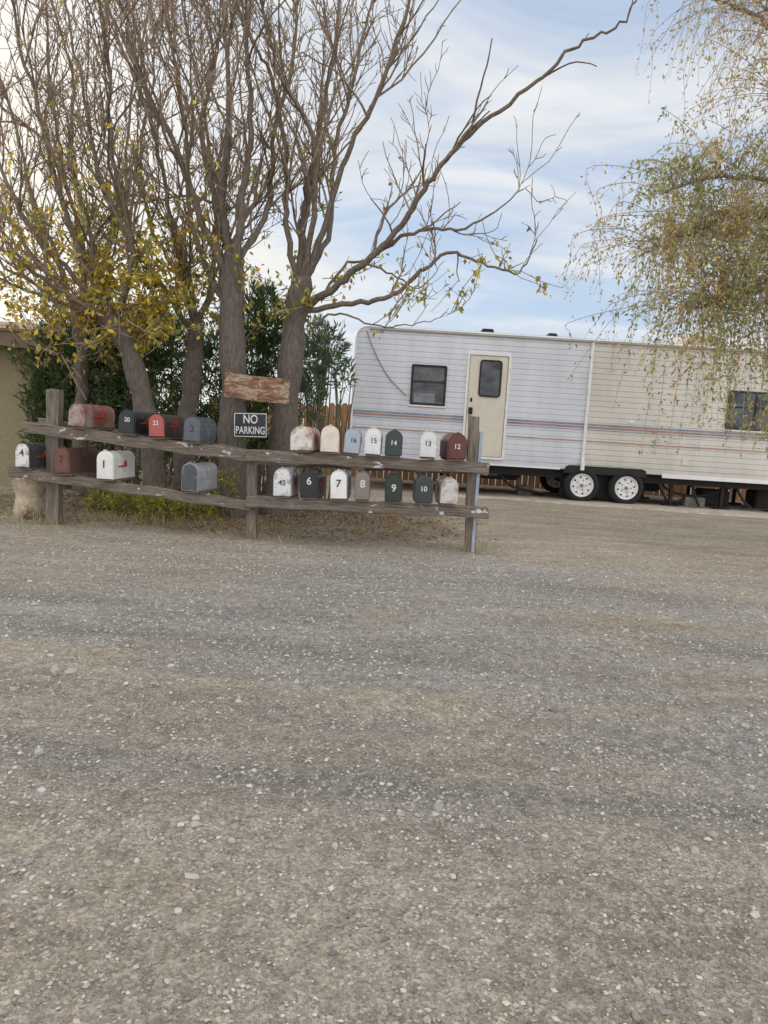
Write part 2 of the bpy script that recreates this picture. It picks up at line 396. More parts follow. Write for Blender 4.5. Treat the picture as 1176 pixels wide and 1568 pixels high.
# ------------------------------------------------ mailboxes
matc={}
def paint(col,rust,amt,metal=0,rough=.33):
    k=(col,rust,amt)
    if k not in matc: matc[k]=simple("paint_%d"%len(matc),col,rough,.12,9,metal,rust,amt,.06)
    return matc[k]
RUST=(.20,.085,.04); WH=(.76,.75,.72); BK=(.022,.024,.027)
whitem=simple("white_lettering",(.66,.66,.64),.6,.15,30); blackm=simple("black_lettering",(.04,.04,.04),.6,.1)
redm=simple("red_flag",(.45,.05,.03),.5,.2)
def arch(w_,h_,n=16,s=1,dz=0):
    r=w_/2; pts=[(-r,0),]
    pts+=[(r*math.cos(math.pi-math.pi*i/n),h_-r+r*math.sin(math.pi*i/n)) for i in range(n+1)]+[(r,0)]
    cz=h_/2; return [(x*s,(z-cz)*s+cz+dz) for x,z in pts]
def mailbox(rail,x0,x1,ytop,body,door,num='',nc=None,yaw=0,rust=0,rustc=RUST,L=.47,flag=True,wscale=1):
    a_,b_,yr=RA[rail]; yf=yr-.09
    pxc=(x0+x1)/2; X0=P(pxc,700,yf)[0]; z=railz(rail,X0)+.022
    w_=(x1-x0)*yf/F*.99*wscale; zt=P(pxc,ytop,yf+.05)[2]; h_=max(zt-z-.004,.2)
    h_=min(h_,.275)
    e=empty("mailbox",(X0,yf,z),(0,math.radians(random.uniform(-3,3)),math.radians(yaw+random.uniform(-2,2))))
    bm_=paint(body,rustc,rust); dm=paint(door,rustc,rust*.9)
    prism("body",arch(w_*.95,h_*.98),.004,L,bm_,e,6,.0009,True)
    prism("door_rim",arch(w_,h_*1.01),-.012,.022,bm_,e,1,0,True)
    prism("door",arch(w_*.9,h_*.94,s=1,dz=.006),-.022,-.010,dm,e,1,0,True)
    prism("door_panel",arch(w_*.72,h_*.74,s=1,dz=.03),-.026,-.020,dm,e,1,0,True)
    box("latch",-.009,.009,-.032,.015,h_*1.0,h_*1.0+.013,bm_,e,.003)
    box("base_board",-w_*.42,w_*.42,.02,L-.02,-.022,-.001,boardm,e)
    for k in (.33,.62):
        prism("rib",arch(w_*.975,h_*.995),L*k,L*k+.008,bm_,e,1,0,True)
    if flag:
        xs=w_*.5
        fm_=redm if random.random()<.5 else bm_
        box("flag_arm",xs-.001,xs+.004,.10,.26,h_*.42,h_*.42+.014,fm_,e)
        box("flag",xs-.001,xs+.004,.22,.27,h_*.42,h_*.42+.06,fm_,e)
    if num:
        o=text("number",num,h_*.38 if len(num)==1 else h_*.27,nc or blackm,e,(random.uniform(-.01,.01),-.0275,h_*random.uniform(.46,.6)))
        o.rotation_euler[1]=math.radians(random.uniform(-5,5))
    return e
mailbox("ul",103,133,617,(.30,.25,.23),(.44,.38,.35),'','',-12,.7,(.20,.07,.05))
mailbox("ul",180,208,627,BK,BK,'20',whitem,-10,.05)
mailbox("ul",229,252,633,(.06,.035,.03),(.42,.10,.09),'23',whitem,-8,.2,(.12,.05,.04),wscale=1.15)
mailbox("ul",280,308,637,(.06,.07,.09),(.10,.12,.15),'2',blackm,-6,.1,(.16,.17,.18))
mailbox("ll",24,48,677,(.06,.06,.07),WH,'4',blackm,-8,.45,(.05,.05,.05))
mailbox("ll",84,112,684,(.10,.045,.032),(.17,.07,.05),'2',blackm,-14,.4,(.06,.035,.03))
mailbox("ll",149,176,688,WH,WH,'1',blackm,-6,.02,(.5,.48,.45))
mailbox("ll",279,306,704,(.30,.31,.33),(.08,.085,.09),'',whitem,-8,.25,(.4,.41,.42))
mailbox("ur",444,478,652,(.66,.64,.60),(.70,.68,.64),'','',-4,.5,(.25,.09,.04))
mailbox("ur",490,518,651,(.70,.60,.51),(.74,.64,.55),'17',whitem,2,.08,(.5,.42,.35))
mailbox("ur",525,550,655,(.28,.34,.42),(.38,.44,.51),'16',blackm,0,.1,(.2,.22,.25))
mailbox("ur",557,582,655,(.66,.67,.69),(.74,.74,.74),'15',blackm,0,.25,(.22,.22,.22))
mailbox("ur",589,615,658,(.03,.05,.05),(.03,.05,.05),'14',whitem,2,.05)
mailbox("ur",641,668,659,(.46,.48,.51),(.68,.68,.68),'13',blackm,0,.25,(.2,.18,.17))
mailbox("ur",684,714,663,(.09,.022,.02),(.12,.035,.03),'12',whitem,4,.2,(.22,.18,.17))
mailbox("lr",421,449,716,(.54,.55,.57),(.70,.70,.70),'45',blackm,-6,.4,(.08,.08,.08))
mailbox("lr",462,491,719,BK,BK,'6',whitem,-3,.03)
mailbox("lr",509,535,718,(.64,.62,.60),(.80,.80,.79),'7',blackm,-2,.1,(.35,.32,.3))
mailbox("lr",546,570,721,(.18,.155,.14),(.23,.20,.175),'8',whitem,0,.3,(.14,.09,.07))
mailbox("lr",593,620,726,(.02,.03,.028),(.025,.038,.032),'9',whitem,2,.05)
mailbox("lr",640,667,728,(.07,.08,.085),(.04,.05,.05),'10',whitem,3,.1,(.14,.14,.14))
mailbox("lr",678,705,731,(.58,.58,.58),(.60,.59,.57),'','',4,.5,(.30,.12,.06))
# ------------------------------------------------ signs
navy=simple("sign_black",(.018,.022,.032),.45,.15,10)
x_,y_,z_=P(383.5,651,8.36); sg=empty("no_parking_sign",(x_,8.36,z_),(0,math.radians(-2),0))
prism("plate",rrect(-.19,.19,-.14,.14,.012),0,.006,navy,sg)
frame("border",-.182,.182,-.132,.132,.01,.008,-.003,-.0005,whitem,sg)
text("line_no","NO",.135,whitem,sg,(0,-.003,.062),.16); text("line_parking","PARKING",.115,whitem,sg,(0,-.003,-.062),.325)
m,nt,b=newmat("peeling_board"); v=coords(nt,(1,1,3)); n=noise(nt,v,5,6,.7,.6)
c=ramp(nt,n,[(.34,(.06,.042,.032)),(.44,(.19,.10,.06)),(.52,(.29,.16,.09)),(.56,(.46,.37,.27)),(.62,(.25,.17,.12)),(.74,(.33,.275,.215))])
nt.links.new(c,b.inputs['Base Color']); b.inputs['Roughness'].default_value=.8; bump(nt,b,n,.8,.02)
x_,y_,z_=P(394,595,8.33); bd=empty("wooden_board_sign",(x_,8.33,z_),(0,math.radians(-1),0))
prof=[(-.37,-.10),(-.20,-.12),(.02,-.145),(.2,-.15),(.355,-.155),(.36,-.10),(.345,-.09),(.36,-.02),(.35,.02),(.365,.06),(.355,.12),(.1,.13),(-.1,.14),(-.3,.165),(-.36,.16),(-.35,.10),(-.37,.07),(-.36,0)]
prism("board",prof,0,.03,m,bd)
for i,(a1,b1_) in enumerate(((-.30,.09),(.28,.07))): lathe("nail",[(.008,-.004),(.008,0)],blackm,bd,(a1,0,b1_),8)
# ------------------------------------------------ cut log
x_,y_,_=G(46,795); lg=empty("cut_log",(x_,y_,0))
lt=Tubes(); zz_=np.linspace(-.05,.44,9); lt.add(np.stack([.02*np.sin(zz_*9),0*zz_,zz_],-1),.165+.012*np.sin(zz_*17),16,(.42,.33,.24))
obj("trunk_piece",lt.mesh("trunk_piece",simple("log_bark",(.46,.37,.27),.85,.3,9,0,(.12,.075,.05),.35,.8)),lg)
cut=lathe("cut_face",[(.165,0),(.162,-.006)],simple("log_cut",(.45,.36,.26),.8,.2,20),lg,(.0,0,.432)); cut.rotation_euler=(-math.pi/2,0,0)
# ------------------------------------------------ bare trees
UP=np.array([0,0,1.])
def rcol(r):
    r=np.asarray(r,float); t=np.clip((r-.006)/.05,0,1)[:,None]
    return np.array([.30,.225,.16])*(1-t)+np.array([.18,.15,.125])*t
class Tree:
    def __init__(s): s.t=Tubes(); s.w=Tubes(); s.lc=[]; s.ld=[]; s.lk=.26
def branch(T,p,d,L,r,lv,dens=1.0):
    ns=(0,8,5,3)[lv]; st=L/ns; wg=(0,.12,.17,.24)[lv]; tr=(0,.085,.09,.08)[lv]
    pts=[p];dirs=[d]; bend=rng.normal(0,.06,3)
    for i in range(ns):
        d=unit(d+rng.normal(0,wg,3)+bend+UP*tr); p=p+d*st; pts.append(p);dirs.append(d)
    rad=np.linspace(r,max(r*.45,.0036),ns+1)
    (T.t if lv==1 else T.w).add(pts,rad,(0,5,3,3)[lv],rcol(rad)*rng.uniform(.7,1.3))
    if lv>=2:
        for q in pts[1:]:
            zc=(q[2]-2.75)/.8
            if rng.random()<T.lk*math.exp(-zc*zc)*(.35+1.3*float(vn(q[0]*1.6,q[2]*1.6+q[1],31))):
                for _ in range(3): T.lc.append(q+rng.normal(0,.035,3));T.ld.append(rng.normal(0,1,3)+[0,0,-.8])
            elif rng.random()<.014: T.lc.append(q);T.ld.append(rng.normal(0,1,3)+[0,0,-.8])
    if lv<3:
        nc=rng.poisson(L*(0,6.3,6.5)[lv]*dens)
        for _ in range(nc):
            t=rng.uniform(.08,1)*ns; k=min(int(t),ns-1); q=pts[k]+(pts[k+1]-pts[k])*(t-k)
            ax=unit(np.cross(dirs[k],rng.normal(size=3))); an=math.radians(rng.uniform(20,55))
            dd=unit(dirs[k]*math.cos(an)+ax*math.sin(an)+UP*.27)
            L2=(0,rng.uniform(.25,1.0),rng.uniform(.08,.28))[lv]*(1-.3*t/ns)
            branch(T,q,dd,L2,max(rad[k]*.6,.0052),lv+1,dens)
def limb(T,px,Y,dy,r0,r1,dens=1.0,start=.08,l1=(.9,2.0),trunk=False,sides=9):
    n=len(px); pts=[P(a_,b_,Y+dy*(i/(n-1))) for i,(a_,b_) in enumerate(px)]
    if trunk: pts[0]=(pts[0][0],pts[0][1],-.08)
    c=catmull(pts); k=len(c); t=np.linspace(0,1,k); rad=(r0+(r1-r0)*t**.85)*(.86 if trunk else .80)
    if trunk: rad=rad*(1+.35*np.exp(-t*9))*(1+.07*np.sin(t*23)+rng.normal(0,.03,k)); c=c+rng.normal(0,.010,c.shape)
    else: c=c+rng.normal(0,.012,c.shape)*(t[:,None]>.02)
    T.t.add(c,rad,sides,rcol(rad))
    if trunk: return
    Ln=np.linalg.norm(np.diff(c,axis=0),axis=1).sum()
    for _ in range(int(Ln*3.7*dens)):
        u=rng.uniform(start,1); i=min(int(u*(k-1)),k-2); tg=unit(c[i+1]-c[i])
        ax=unit(np.cross(tg,rng.normal(size=3))); an=math.radians(rng.uniform(20,52))
        dd=unit(tg*math.cos(an)+ax*math.sin(an)+UP*.4)
        branch(T,c[i],dd,rng.uniform(*l1)*(1-.35*u),min(rad[i]*.6,rng.uniform(.010,.020)),1,dens)
def shoots(T,px,Y,n):
    o=T.lk; T.lk=.66
    for _ in range(n):
        p=np.array(P(px[0]+rng.uniform(-1,1)*px[2],px[1]+rng.uniform(-1,1)*px[3],Y+rng.uniform(-.4,.4)))
        branch(T,p,unit(rng.normal(size=3)+[0,0,.3]),rng.uniform(.3,.8),.007,2,1.1)
    T.lk=o
def finish(T,yellow):
    e=empty("bare_tree"); obj("trunk_and_branches",T.t.mesh("branches",barkm),e); obj("twigs",T.w.mesh("twigs",twigm),e)
    C=np.array(T.lc); D=np.array(T.ld); n=len(C)
    if n:
        t=rng.uniform(0,1,(n,1)); warm=np.clip((-C[:,:1]-.8)/2.2,0,1)*yellow
        ye=np.array([.72,.53,.05]); ol=np.array([.35,.35,.07]); bn=np.array([.26,.17,.06])
        col=np.where(t<.16+.36*warm,ye,np.where(t<.84,ol,bn))*rng.uniform(.65,1.2,(n,1))
        leaves("leaves",C,D,rng.uniform(.05,.10,n),rng.uniform(.030,.052,n),col,leafm,e)
T=Tree() # C
limb(T,[(350,815),(356,700),(357,580),(355,480),(358,395)],8.7,0,.20,.15,trunk=True,sides=14)
for px,dy,r in (([(356,420),(340,300),(350,180),(345,60),(335,-80)],.5,.07),([(362,400),(372,300),(385,180),(380,60),(400,-100)],-.5,.065),
    ([(352,430),(310,340),(272,230),(218,120),(180,-10)],-1.0,.06),([(358,410),(335,320),(308,200),(325,90),(295,-70)],1.2,.055),([(352,470),(320,420),(290,330),(285,200),(260,60),(250,-60)],.8,.05),
    ([(360,410),(410,320),(420,200),(450,90),(455,-60)],.9,.05)):
    limb(T,px,8.7,dy,r,.016,.95)
shoots(T,(355,440,50,60),8.7,10); finish(T,.4)
T=Tree() # D
T.lk=.16
limb(T,[(425,800),(432,700),(441,600),(452,500),(462,425)],9.0,0,.20,.15,trunk=True,sides=14)
for px,dy,r,dn in (([(462,440),(462,350),(478,260),(495,170),(515,60),(530,-80)],.3,.075,.85),([(468,435),(500,340),(530,240),(575,150),(610,60),(640,-60)],-.8,.055,.8),
    ([(458,440),(438,340),(440,240),(420,130),(390,70),(350,-20)],-.5,.05,.85),([(462,430),(480,330),(480,210),(430,120),(410,40),(395,-40)],-1.1,.05,.85),([(466,430),(505,350),(512,230),(540,130),(560,40),(590,-60)],1.2,.05,.85)):
    limb(T,px,9.0,dy,r,.015,dn)
limb(T,[(470,470),(520,432),(570,392),(615,345),(650,290),(692,235),(752,178),(832,118),(885,68),(950,36),(975,-5)],9.0,-1.6,.058,.010,.55,.2,(.4,1.1))
limb(T,[(472,475),(550,462),(605,450),(650,412),(690,386),(740,404),(795,416),(822,366)],9.0,-.6,.045,.008,.65,.2,(.3,.8))
limb(T,[(545,412),(600,372),(650,352),(705,352),(750,330),(800,292)],8.85,-.9,.035,.007,.8,.2,(.3,.7))
limb(T,[(570,392),(590,330),(640,270),(660,190)],8.8,.7,.028,.006,.8,.3,(.3,.8))
limb(T,[(470,500),(520,480),(580,500),(640,495),(690,480)],8.9,-.7,.02,.004,.8,.2,(.2,.5))
limb(T,[(500,445),(540,400),(600,420),(640,440),(680,400)],8.95,.5,.025,.005,.9,.2,(.3,.6))
shoots(T,(455,440,45,50),9.0,8); finish(T,.2)
T=Tree() # B
limb(T,[(275,790),(284,660),(296,560),(300,495)],9.3,0,.16,.12,trunk=True,sides=12)
for px,dy,r in (([(300,505),(288,420),(262,330),(240,220),(200,100),(150,-30)],.4,.055),([(300,505),(325,430),(330,330),(318,210),(300,100),(270,-30)],1.1,.05),
    ([(298,520),(250,440),(200,370),(155,280),(130,150),(100,0)],-.6,.05),([(300,500),(270,420),(230,340),(215,230),(235,120),(230,-20)],1.4,.045)):
    limb(T,px,9.3,dy,r,.014,.95)
shoots(T,(270,460,100,75),9.2,46); finish(T,.8)
T=Tree() # A
limb(T,[(240,785),(233,690),(216,600),(196,535),(160,470)],8.8,-.1,.17,.12,trunk=True,sides=12)
for px,dy,r in (([(162,475),(130,400),(92,300),(62,180),(30,60),(5,-80)],.3,.06),([(190,525),(150,480),(85,440),(20,395),(-70,330)],-.6,.05),
    ([(175,495),(200,420),(195,330),(170,220),(165,100),(145,-40)],-.9,.05),([(180,510),(120,470),(60,400),(0,310),(-50,200)],.9,.045),([(165,480),(110,420),(40,340),(-10,220),(-40,80)],-.2,.045),([(162,475),(140,370),(110,250),(110,120),(80,0)],1.2,.045)):
    limb(T,px,8.75,dy,r,.014,1.0)
shoots(T,(150,480,110,80),8.7,86); finish(T,1.0)
T=Tree() # E, behind left
limb(T,[(128,740),(124,640),(128,560),(118,490)],10.4,0,.13,.10,trunk=True,sides=10)
for px,dy,r in (([(118,495),(90,400),(50,300),(20,180),(-20,60)],.4,.05),([(118,495),(130,400),(100,270),(80,150),(70,0)],-.4,.05),([(118,500),(60,440),(0,400),(-60,300)],.5,.04),([(118,495),(160,400),(190,300),(200,160),(230,0)],.8,.045)):
    limb(T,px,10.4,dy,r,.014,.85)
shoots(T,(110,450,90,70),10.3,26); finish(T,1.0)
# ------------------------------------------------ oleander bushes
def bush(name,clumps,Y,n,cols,L=(.09,.15),Wd=(.018,.03),up=.8):
    e=empty(name); C=[];D=[];col=[]; tb=Tubes()
    for (px,py,rx,rz,w_) in clumps:
        yy=Y+rng.uniform(-.3,.3); c0=np.array(P(px,py,yy)); R_=np.array([rx*Y/F,.55*(rx+rz)/2*Y/F+.15,rz*Y/F]); k=int(n*w_)
        q=unit(rng.normal(size=(k,3)))*rng.uniform(.35,1,(k,1))**.5
        lump=1+.30*np.sin(q[:,:1]*7+px)+.22*np.sin(q[:,2:]*9+py); pts=c0+q*R_*lump
        keep=pts[:,2]>.04; pts=pts[keep]; q=q[keep]
        C.append(pts); D.append(q*.8+rng.normal(0,.6,(len(pts),3))+UP*up)
        t=rng.uniform(0,1,(len(pts),1)); shade=.6+.6*rng.uniform(0,1,(len(pts),1))
        col.append((np.array(cols[0])*t+np.array(cols[1])*(1-t))*shade)
        for _ in range(7):
            g0=np.array([c0[0]+rng.uniform(-.2,.2),yy+rng.uniform(-.2,.2),-.05]); e1=c0+rng.normal(0,.5,3)*R_
            md=(g0+e1)/2+rng.normal(0,.06,3); tb.add(catmull([g0,md,e1],4),np.linspace(.016,.006,9),4,(.14,.12,.08))
    C=np.concatenate(C);D=np.concatenate(D);col=np.concatenate(col); k=len(C)
    obj("stems",tb.mesh("stems",twigm),e)
    leaves("foliage",C,D,rng.uniform(*L,k),rng.uniform(*Wd,k),col,leafm,e)
GR=[(.045,.085,.03),(.14,.19,.06)]
bush("oleander_bush",[(90,560,48,75,1),(150,590,60,90,1.3),(85,640,45,80,.9),(210,600,60,110,1.4),(160,510,55,50,.8),(240,520,45,60,.8),(130,690,50,60,.6)],10.9,3400,GR)
bush("oleander_bush",[(320,600,50,110,1.2),(385,560,50,90,1.2),(410,500,40,60,.8),(350,690,50,60,.6),(270,660,45,70,.6),(400,640,45,70,.7)],10.6,2900,GR)
bush("oleander_bush",[(478,560,36,50,.7),(500,535,28,34,.35),(470,610,32,36,.35),(527,575,16,26,.10)],10.6,1900,[(.09,.13,.07),(.22,.26,.15)])
YG=[(.24,.28,.05),(.52,.46,.08)]
bush("weeds",[(250,778,35,26,.6),(205,768,45,22,.5),(300,782,40,18,.4),(160,762,30,20,.3),(330,745,30,35,.3),(262,800,26,12,.25)],8.25,1700,YG,(.04,.09),(.012,.024),.3)
bush("dry_brush",[(200,730,60,45,.8),(300,740,60,45,.8),(400,750,40,40,.5),(455,780,20,14,.1),(140,730,40,40,.4)],9.7,1900,[(.14,.10,.06),(.30,.22,.12)],(.05,.13),(.008,.02),.4)
# dry grass tufts at posts, log and trunks
C=[];D=[]
for (x,y,k) in [(P(78,800,7.45)[0],7.4,90),(P(384,800,7.4)[0],7.4,70),(P(722,800,7.4)[0],7.42,60),(P(46,800,7.8)[0]+.1,7.65,90),(P(420,800,8.0)[0],8.0,110),(P(300,800,8.0)[0],7.9,130),(P(200,800,8.0)[0],7.8,120),(P(520,800,8.2)[0],8.2,50),(P(130,800,8.0)[0],7.8,100),(P(600,800,8.4)[0],8.5,30),(P(250,800,8.0)[0],7.75,90)]:
    r_=rng.normal(0,1,(k,2))*[.24,.10]; gx_=x+r_[:,0]; gy_=y+r_[:,1]
    C.append(np.stack([gx_,gy_,hgt(gx_,gy_)],-1)); D.append(rng.normal(0,.45,(k,3))+UP)
C=np.concatenate(C);D=np.concatenate(D);k=len(C)
leaves("dry_grass",C,D,rng.uniform(.05,.17,k),rng.uniform(.004,.010,k),np.array([.44,.36,.17])*rng.uniform(.6,1.2,(k,1)),leafm,None)
# fallen leaves
n=9000; x=rng.normal(-2.1,1.5,n); y=9.1+rng.normal(0,.75,n); k=(y>7.6)&(x>-6)&(x<1.3); x=x[k];y=y[k];n=len(x)
C=np.stack([x,y,hgt(x,y)+.006],-1); D=rng.normal(size=(n,3))*[1,1,.25]; t=rng.uniform(0,1,(n,1))
col=np.where(t<.08,[.40,.30,.08],np.where(t<.55,[.28,.19,.11],[.17,.12,.08]))*rng.uniform(.7,1.3,(n,1))
leaves("fallen_leaves",C,D,rng.uniform(.02,.06,n),rng.uniform(.012,.028,n),col,litm,None)
# ------------------------------------------------ weeping tree, right
e=empty("willow_tree"); tb=Tubes(); LM=[]
tr=catmull([(6.7,9.6,-.1),(6.6,9.6,1.2),(6.45,9.5,2.5),(6.2,9.4,3.3)]); tb.add(tr,np.linspace(.24,.16,len(tr)),12,(.16,.13,.10))
for pts,r,wt in (([(6.3,9.45,3.0),(5.6,9.2,3.9),(4.6,9.0,4.25),(3.6,8.8,4.25),(2.85,8.7,4.0)],.06,2.5),([(6.3,9.4,2.9),(5.5,8.9,3.5),(4.5,8.6,3.8),(3.6,8.5,3.7),(2.8,8.4,3.35)],.05,2.7),
    ([(6.2,9.4,3.3),(5.7,9.6,4.8),(5.0,9.8,5.9),(4.2,9.9,6.6),(3.4,9.9,6.8)],.07,1.9),([(6.2,9.4,3.3),(5.9,9.0,4.8),(5.2,8.7,5.6),(4.4,8.5,5.9),(3.6,8.4,5.8)],.055,1.6),([(6.0,9.2,4.2),(5.4,9.0,5.0),(4.7,8.9,5.2),(4.1,8.8,5.1)],.04,1.2),
    ([(6.2,9.4,3.1),(5.4,9.6,3.6),(4.7,9.8,3.9),(3.8,9.9,3.9),(3.1,9.9,3.6)],.045,1.7),([(6.3,9.4,3.2),(7.2,9.9,4.6),(8.2,10.2,5.2)],.08,.9),([(6.3,9.5,3.2),(6.6,10.6,4.8),(6.5,11.6,5.2)],.07,.7),
    ([(6.2,9.4,3.0),(5.4,8.9,3.15),(4.6,8.7,3.1),(3.9,8.6,2.95),(3.3,8.5,2.7)],.035,3.0)):
    c=catmull(pts,8)+rng.normal(0,.014,(8*(len(pts)-1)+1,3)); tb.add(c,np.linspace(r,.008,len(c)),8,(.22,.17,.12)); LM.append((c,wt))
C=[];D=[];col=[]
pal=[np.array(q) for q in ((.58,.42,.18),(.48,.43,.16),(.34,.38,.14),(.52,.37,.24),(.21,.24,.09))]
def strand(a0,s0,hang,drift,k,pc,tmin=.2):
    pts=catmull([a0,(a0+s0)/2+[0,0,.1],s0,s0+drift*.5+[0,0,-hang*.45],s0+drift+[0,0,-hang]],4); tb.add(pts,np.linspace(.005,.0018,len(pts)),3,(.34,.26,.17))
    tt=rng.uniform(tmin,1,k)*(len(pts)-1); ii=np.minimum(tt.astype(int),len(pts)-2)
    q=pts[ii]+(pts[ii+1]-pts[ii])*(tt-ii)[:,None]
    C.append(q+rng.normal(0,.025,(k,3))); D.append(rng.normal(0,.7,(k,3))+[0,0,-.7]); col.append(pc*rng.uniform(.65,1.3,(k,1)))
for c,wt in LM:
    up_=c[-1][2]>5.0
    for _ in range(int(84*wt)):
        u=rng.uniform(.22,1); i=int(u*(len(c)-1)); a0=c[i]
        s0=a0+rng.normal(0,1,3)*[.42,.50,.28]+[-.05,0,.10]
        hang=rng.uniform(.2,.95); drift=rng.normal(0,.18,3)*[1,1,0]+[-.08,0,0]
        pc=pal[rng.choice(5,p=(.22,.25,.30,.06,.17) if not up_ else (.33,.20,.15,.26,.06))]
        strand(a0,s0,hang,drift,int((25 if not up_ else 15)*(hang+.45)),pc)
low=LM[-1][0]; low2=LM[1][0]
for j in range(80):
    c=low if j%2 else low2; u=rng.uniform(.3,1); a0=c[int(u*(len(c)-1))]; s0=a0+rng.normal(0,1,3)*[.3,.3,.1]
    h=rng.uniform(.7,1.2) if j%5 else rng.uniform(1.2,1.5)
    strand(a0,s0,h,rng.normal(0,.15,3)*[1,1,0],int(26*h),pal[rng.choice(5)])
for j in range(38):   # long green trailing sprays
    a0=low[int(rng.uniform(.42,.98)*(len(low)-1))]; s0=a0+rng.normal(0,1,3)*[.25,.2,.08]
    h=rng.uniform(1.1,1.85); h=min(h,s0[2]-1.1)
    strand(a0,s0,h,rng.normal(0,.10,3)*[1,1,0],int(rng.uniform(40,80)),(pal[2] if j%3 else pal[0])*.9,.5)
C=np.concatenate(C);D=np.concatenate(D);col=np.concatenate(col);k=len(C)
obj("trunk_and_branches",tb.mesh("wb",twigm),e)
leaves("leaves",C,D,rng.uniform(.035,.078,k),rng.uniform(.015,.030,k),col,leafm,e)
# ------------------------------------------------ house at left
hs=empty("beige_house")
wallm=simple("stucco",(.28,.235,.145),.9,.12,20,0,None,.5,.5); roofm=simple("roof",(.16,.11,.08),.85,.2,10)
box("wall",-12,-5.35,11.4,17,-.1,2.12,wallm,hs)
box("fascia",-12.4,-5.05,10.95,11.0,2.05,2.30,simple("fascia",(.17,.12,.085),.8,.15,8),hs)
V=[(-12.5,10.92,2.30),(-5.0,10.92,2.30),(-5.0,17.4,2.30),(-12.5,17.4,2.30),(-12.5,14.2,2.75),(-5.0,14.2,2.75),(-12.5,10.92,2.26),(-5.0,10.92,2.26),(-5.0,17.4,2.26),(-12.5,17.4,2.26)]
me=bpy.data.meshes.new("roof"); me.from_pydata(V,[],[(0,1,5,4),(4,5,2,3),(1,2,5),(0,4,3),(6,7,1,0),(7,8,2,1),(8,9,3,2),(9,6,0,3),(6,9,8,7)]); me.materials.append(roofm); me.update(); obj("roof",me,hs)
frame("window_frame",-8.6,-7.6,.95,1.75,.02,.05,11.37,11.42,simple("wframe",(.5,.48,.42),.6),hs)
prism("window_glass",rrect(-8.56,-7.64,.99,1.71,.01),11.385,11.395,simple("dglass",(.03,.035,.04),.1,.1,3,0,None,.5,0),hs)
# ------------------------------------------------ wooden fence
fe=empty("wooden_fence"); fm=wood("fence_wood",(.22,.105,.05),(.46,.26,.125),None,0,(6,6,.8))
V=[];Fs=[];xx=-4.2
while xx<12:
    w_=rng.uniform(.12,.15); h_=1.68+rng.uniform(-.07,.07); y0=17.4+rng.uniform(-.01,.01); b0=len(V)
    pr=[(xx,-.05),(xx+w_,-.05),(xx+w_,h_-.05),(xx+w_*.75,h_),(xx+w_*.25,h_+rng.uniform(-.03,0)),(xx,h_-.05)]
    V+=[(a_,y0,c_) for a_,c_ in pr]+[(a_,y0+.018,c_) for a_,c_ in pr]
    Fs+=[tuple(b0+q for q in range(6)),tuple(b0+11-q for q in range(6))]+[(b0+q,b0+6+q,b0+6+(q+1)%6,b0+(q+1)%6) for q in range(6)]
    xx+=w_+rng.uniform(.004,.02)
me=bpy.data.meshes.new("pickets"); me.from_pydata(V,[],Fs); me.materials.append(fm); me.update(); obj("pickets",me,fe)
for z_ in (.35,1.3): box("rail",-4.2,12,17.43,17.48,z_,z_+.09,fm,fe)
# ------------------------------------------------ travel trailer
TY=14.15; tt_=empty("travel_trailer"); X0=P(541,600,TY)[0]; X1=8.9; ZB=.62; ZT=3.06
XS=P(899,620,TY)[0]
def sidingmat(name,lo,hi):
    m,nt,b=newmat(name); n=noise(nt,coords(nt,(2.2,1,.5)),1.8,4,.6); n2=noise(nt,coords(nt),.9,3,.6)
    c=ramp(nt,n,[(.25,lo),(.7,hi)]); c=mix(nt,.7,c,ramp(nt,n2,[(.3,.86),(.7,1.0)]),'MULTIPLY')
    # siding colour darkens slightly toward the lower skirt
    sp=nt.nodes.new('ShaderNodeSeparateXYZ'); tcn=nt.nodes.new('ShaderNodeTexCoord'); nt.links.new(tcn.outputs['Object'],sp.inputs[0])
    gr_=ramp(nt,sp.outputs[2],[(.62,.86),(.95,1.0)]); c=mix(nt,1.0,c,gr_,'MULTIPLY')
    nt.links.new(c,b.inputs['Base Color']); b.inputs['Roughness'].default_value=.40; return m
sw=sidingmat("siding_white",(.69,.71,.78),(.80,.825,.88)); sc=sidingmat("siding_cream",(.67,.64,.59),(.79,.755,.70))
trim=simple("trim_white",(.82,.82,.82),.4,.06,6); dark=simple("dark_metal",(.015,.015,.016),.7,.3,10)
stripe1=simple("stripe_blue",(.24,.29,.40),.5,.25,3); stripe2=simple("stripe_rose",(.44,.22,.18),.5,.25,3)
prof=[];z=ZB; pitch=.1015
while z<ZT-.001:
    for dz,dy in ((0,.004),(.010,-.012),(.090,-.016)):
        if z+dz<ZT: prof.append((z+dz,dy))
    z+=pitch
prof.append((ZT,0))
def panel(name,xa,xb,mat,round_left=False):
    xs=np.array([xa,xa+.02,xa+.06,xa+.14,xa+.3,xb]) if round_left else np.array([xa,xb]); nz=len(prof); V=[];r=.22
    for q,xv in enumerate(xs):
        for z,dy in prof:
            xx=xv
            if round_left and z>ZT-r: xl=xa+r-math.sqrt(max(r*r-(z-ZT+r)**2,0)); xx=max(xv,xl)
            V.append((xx,TY+dy,z))
    Fs=[(q*nz+j,(q+1)*nz+j,(q+1)*nz+j+1,q*nz+j+1) for q in range(len(xs)-1) for j in range(nz-1)]
    me=bpy.data.meshes.new(name); me.from_pydata(V,[],Fs); me.materials.append(mat); me.update(); return obj(name,me,tt_)
panel("side_panel_front",X0,XS,sw,True); panel("side_panel_rear",XS,X1,sc)
bp=[(X0+.01,ZB),(X1-.01,ZB),(X1-.01,ZT-.01)]+[(X0+.23-.22*math.sin(a_),ZT-.23+.22*math.cos(a_)) for a_ in np.linspace(0,math.pi/2,6)]
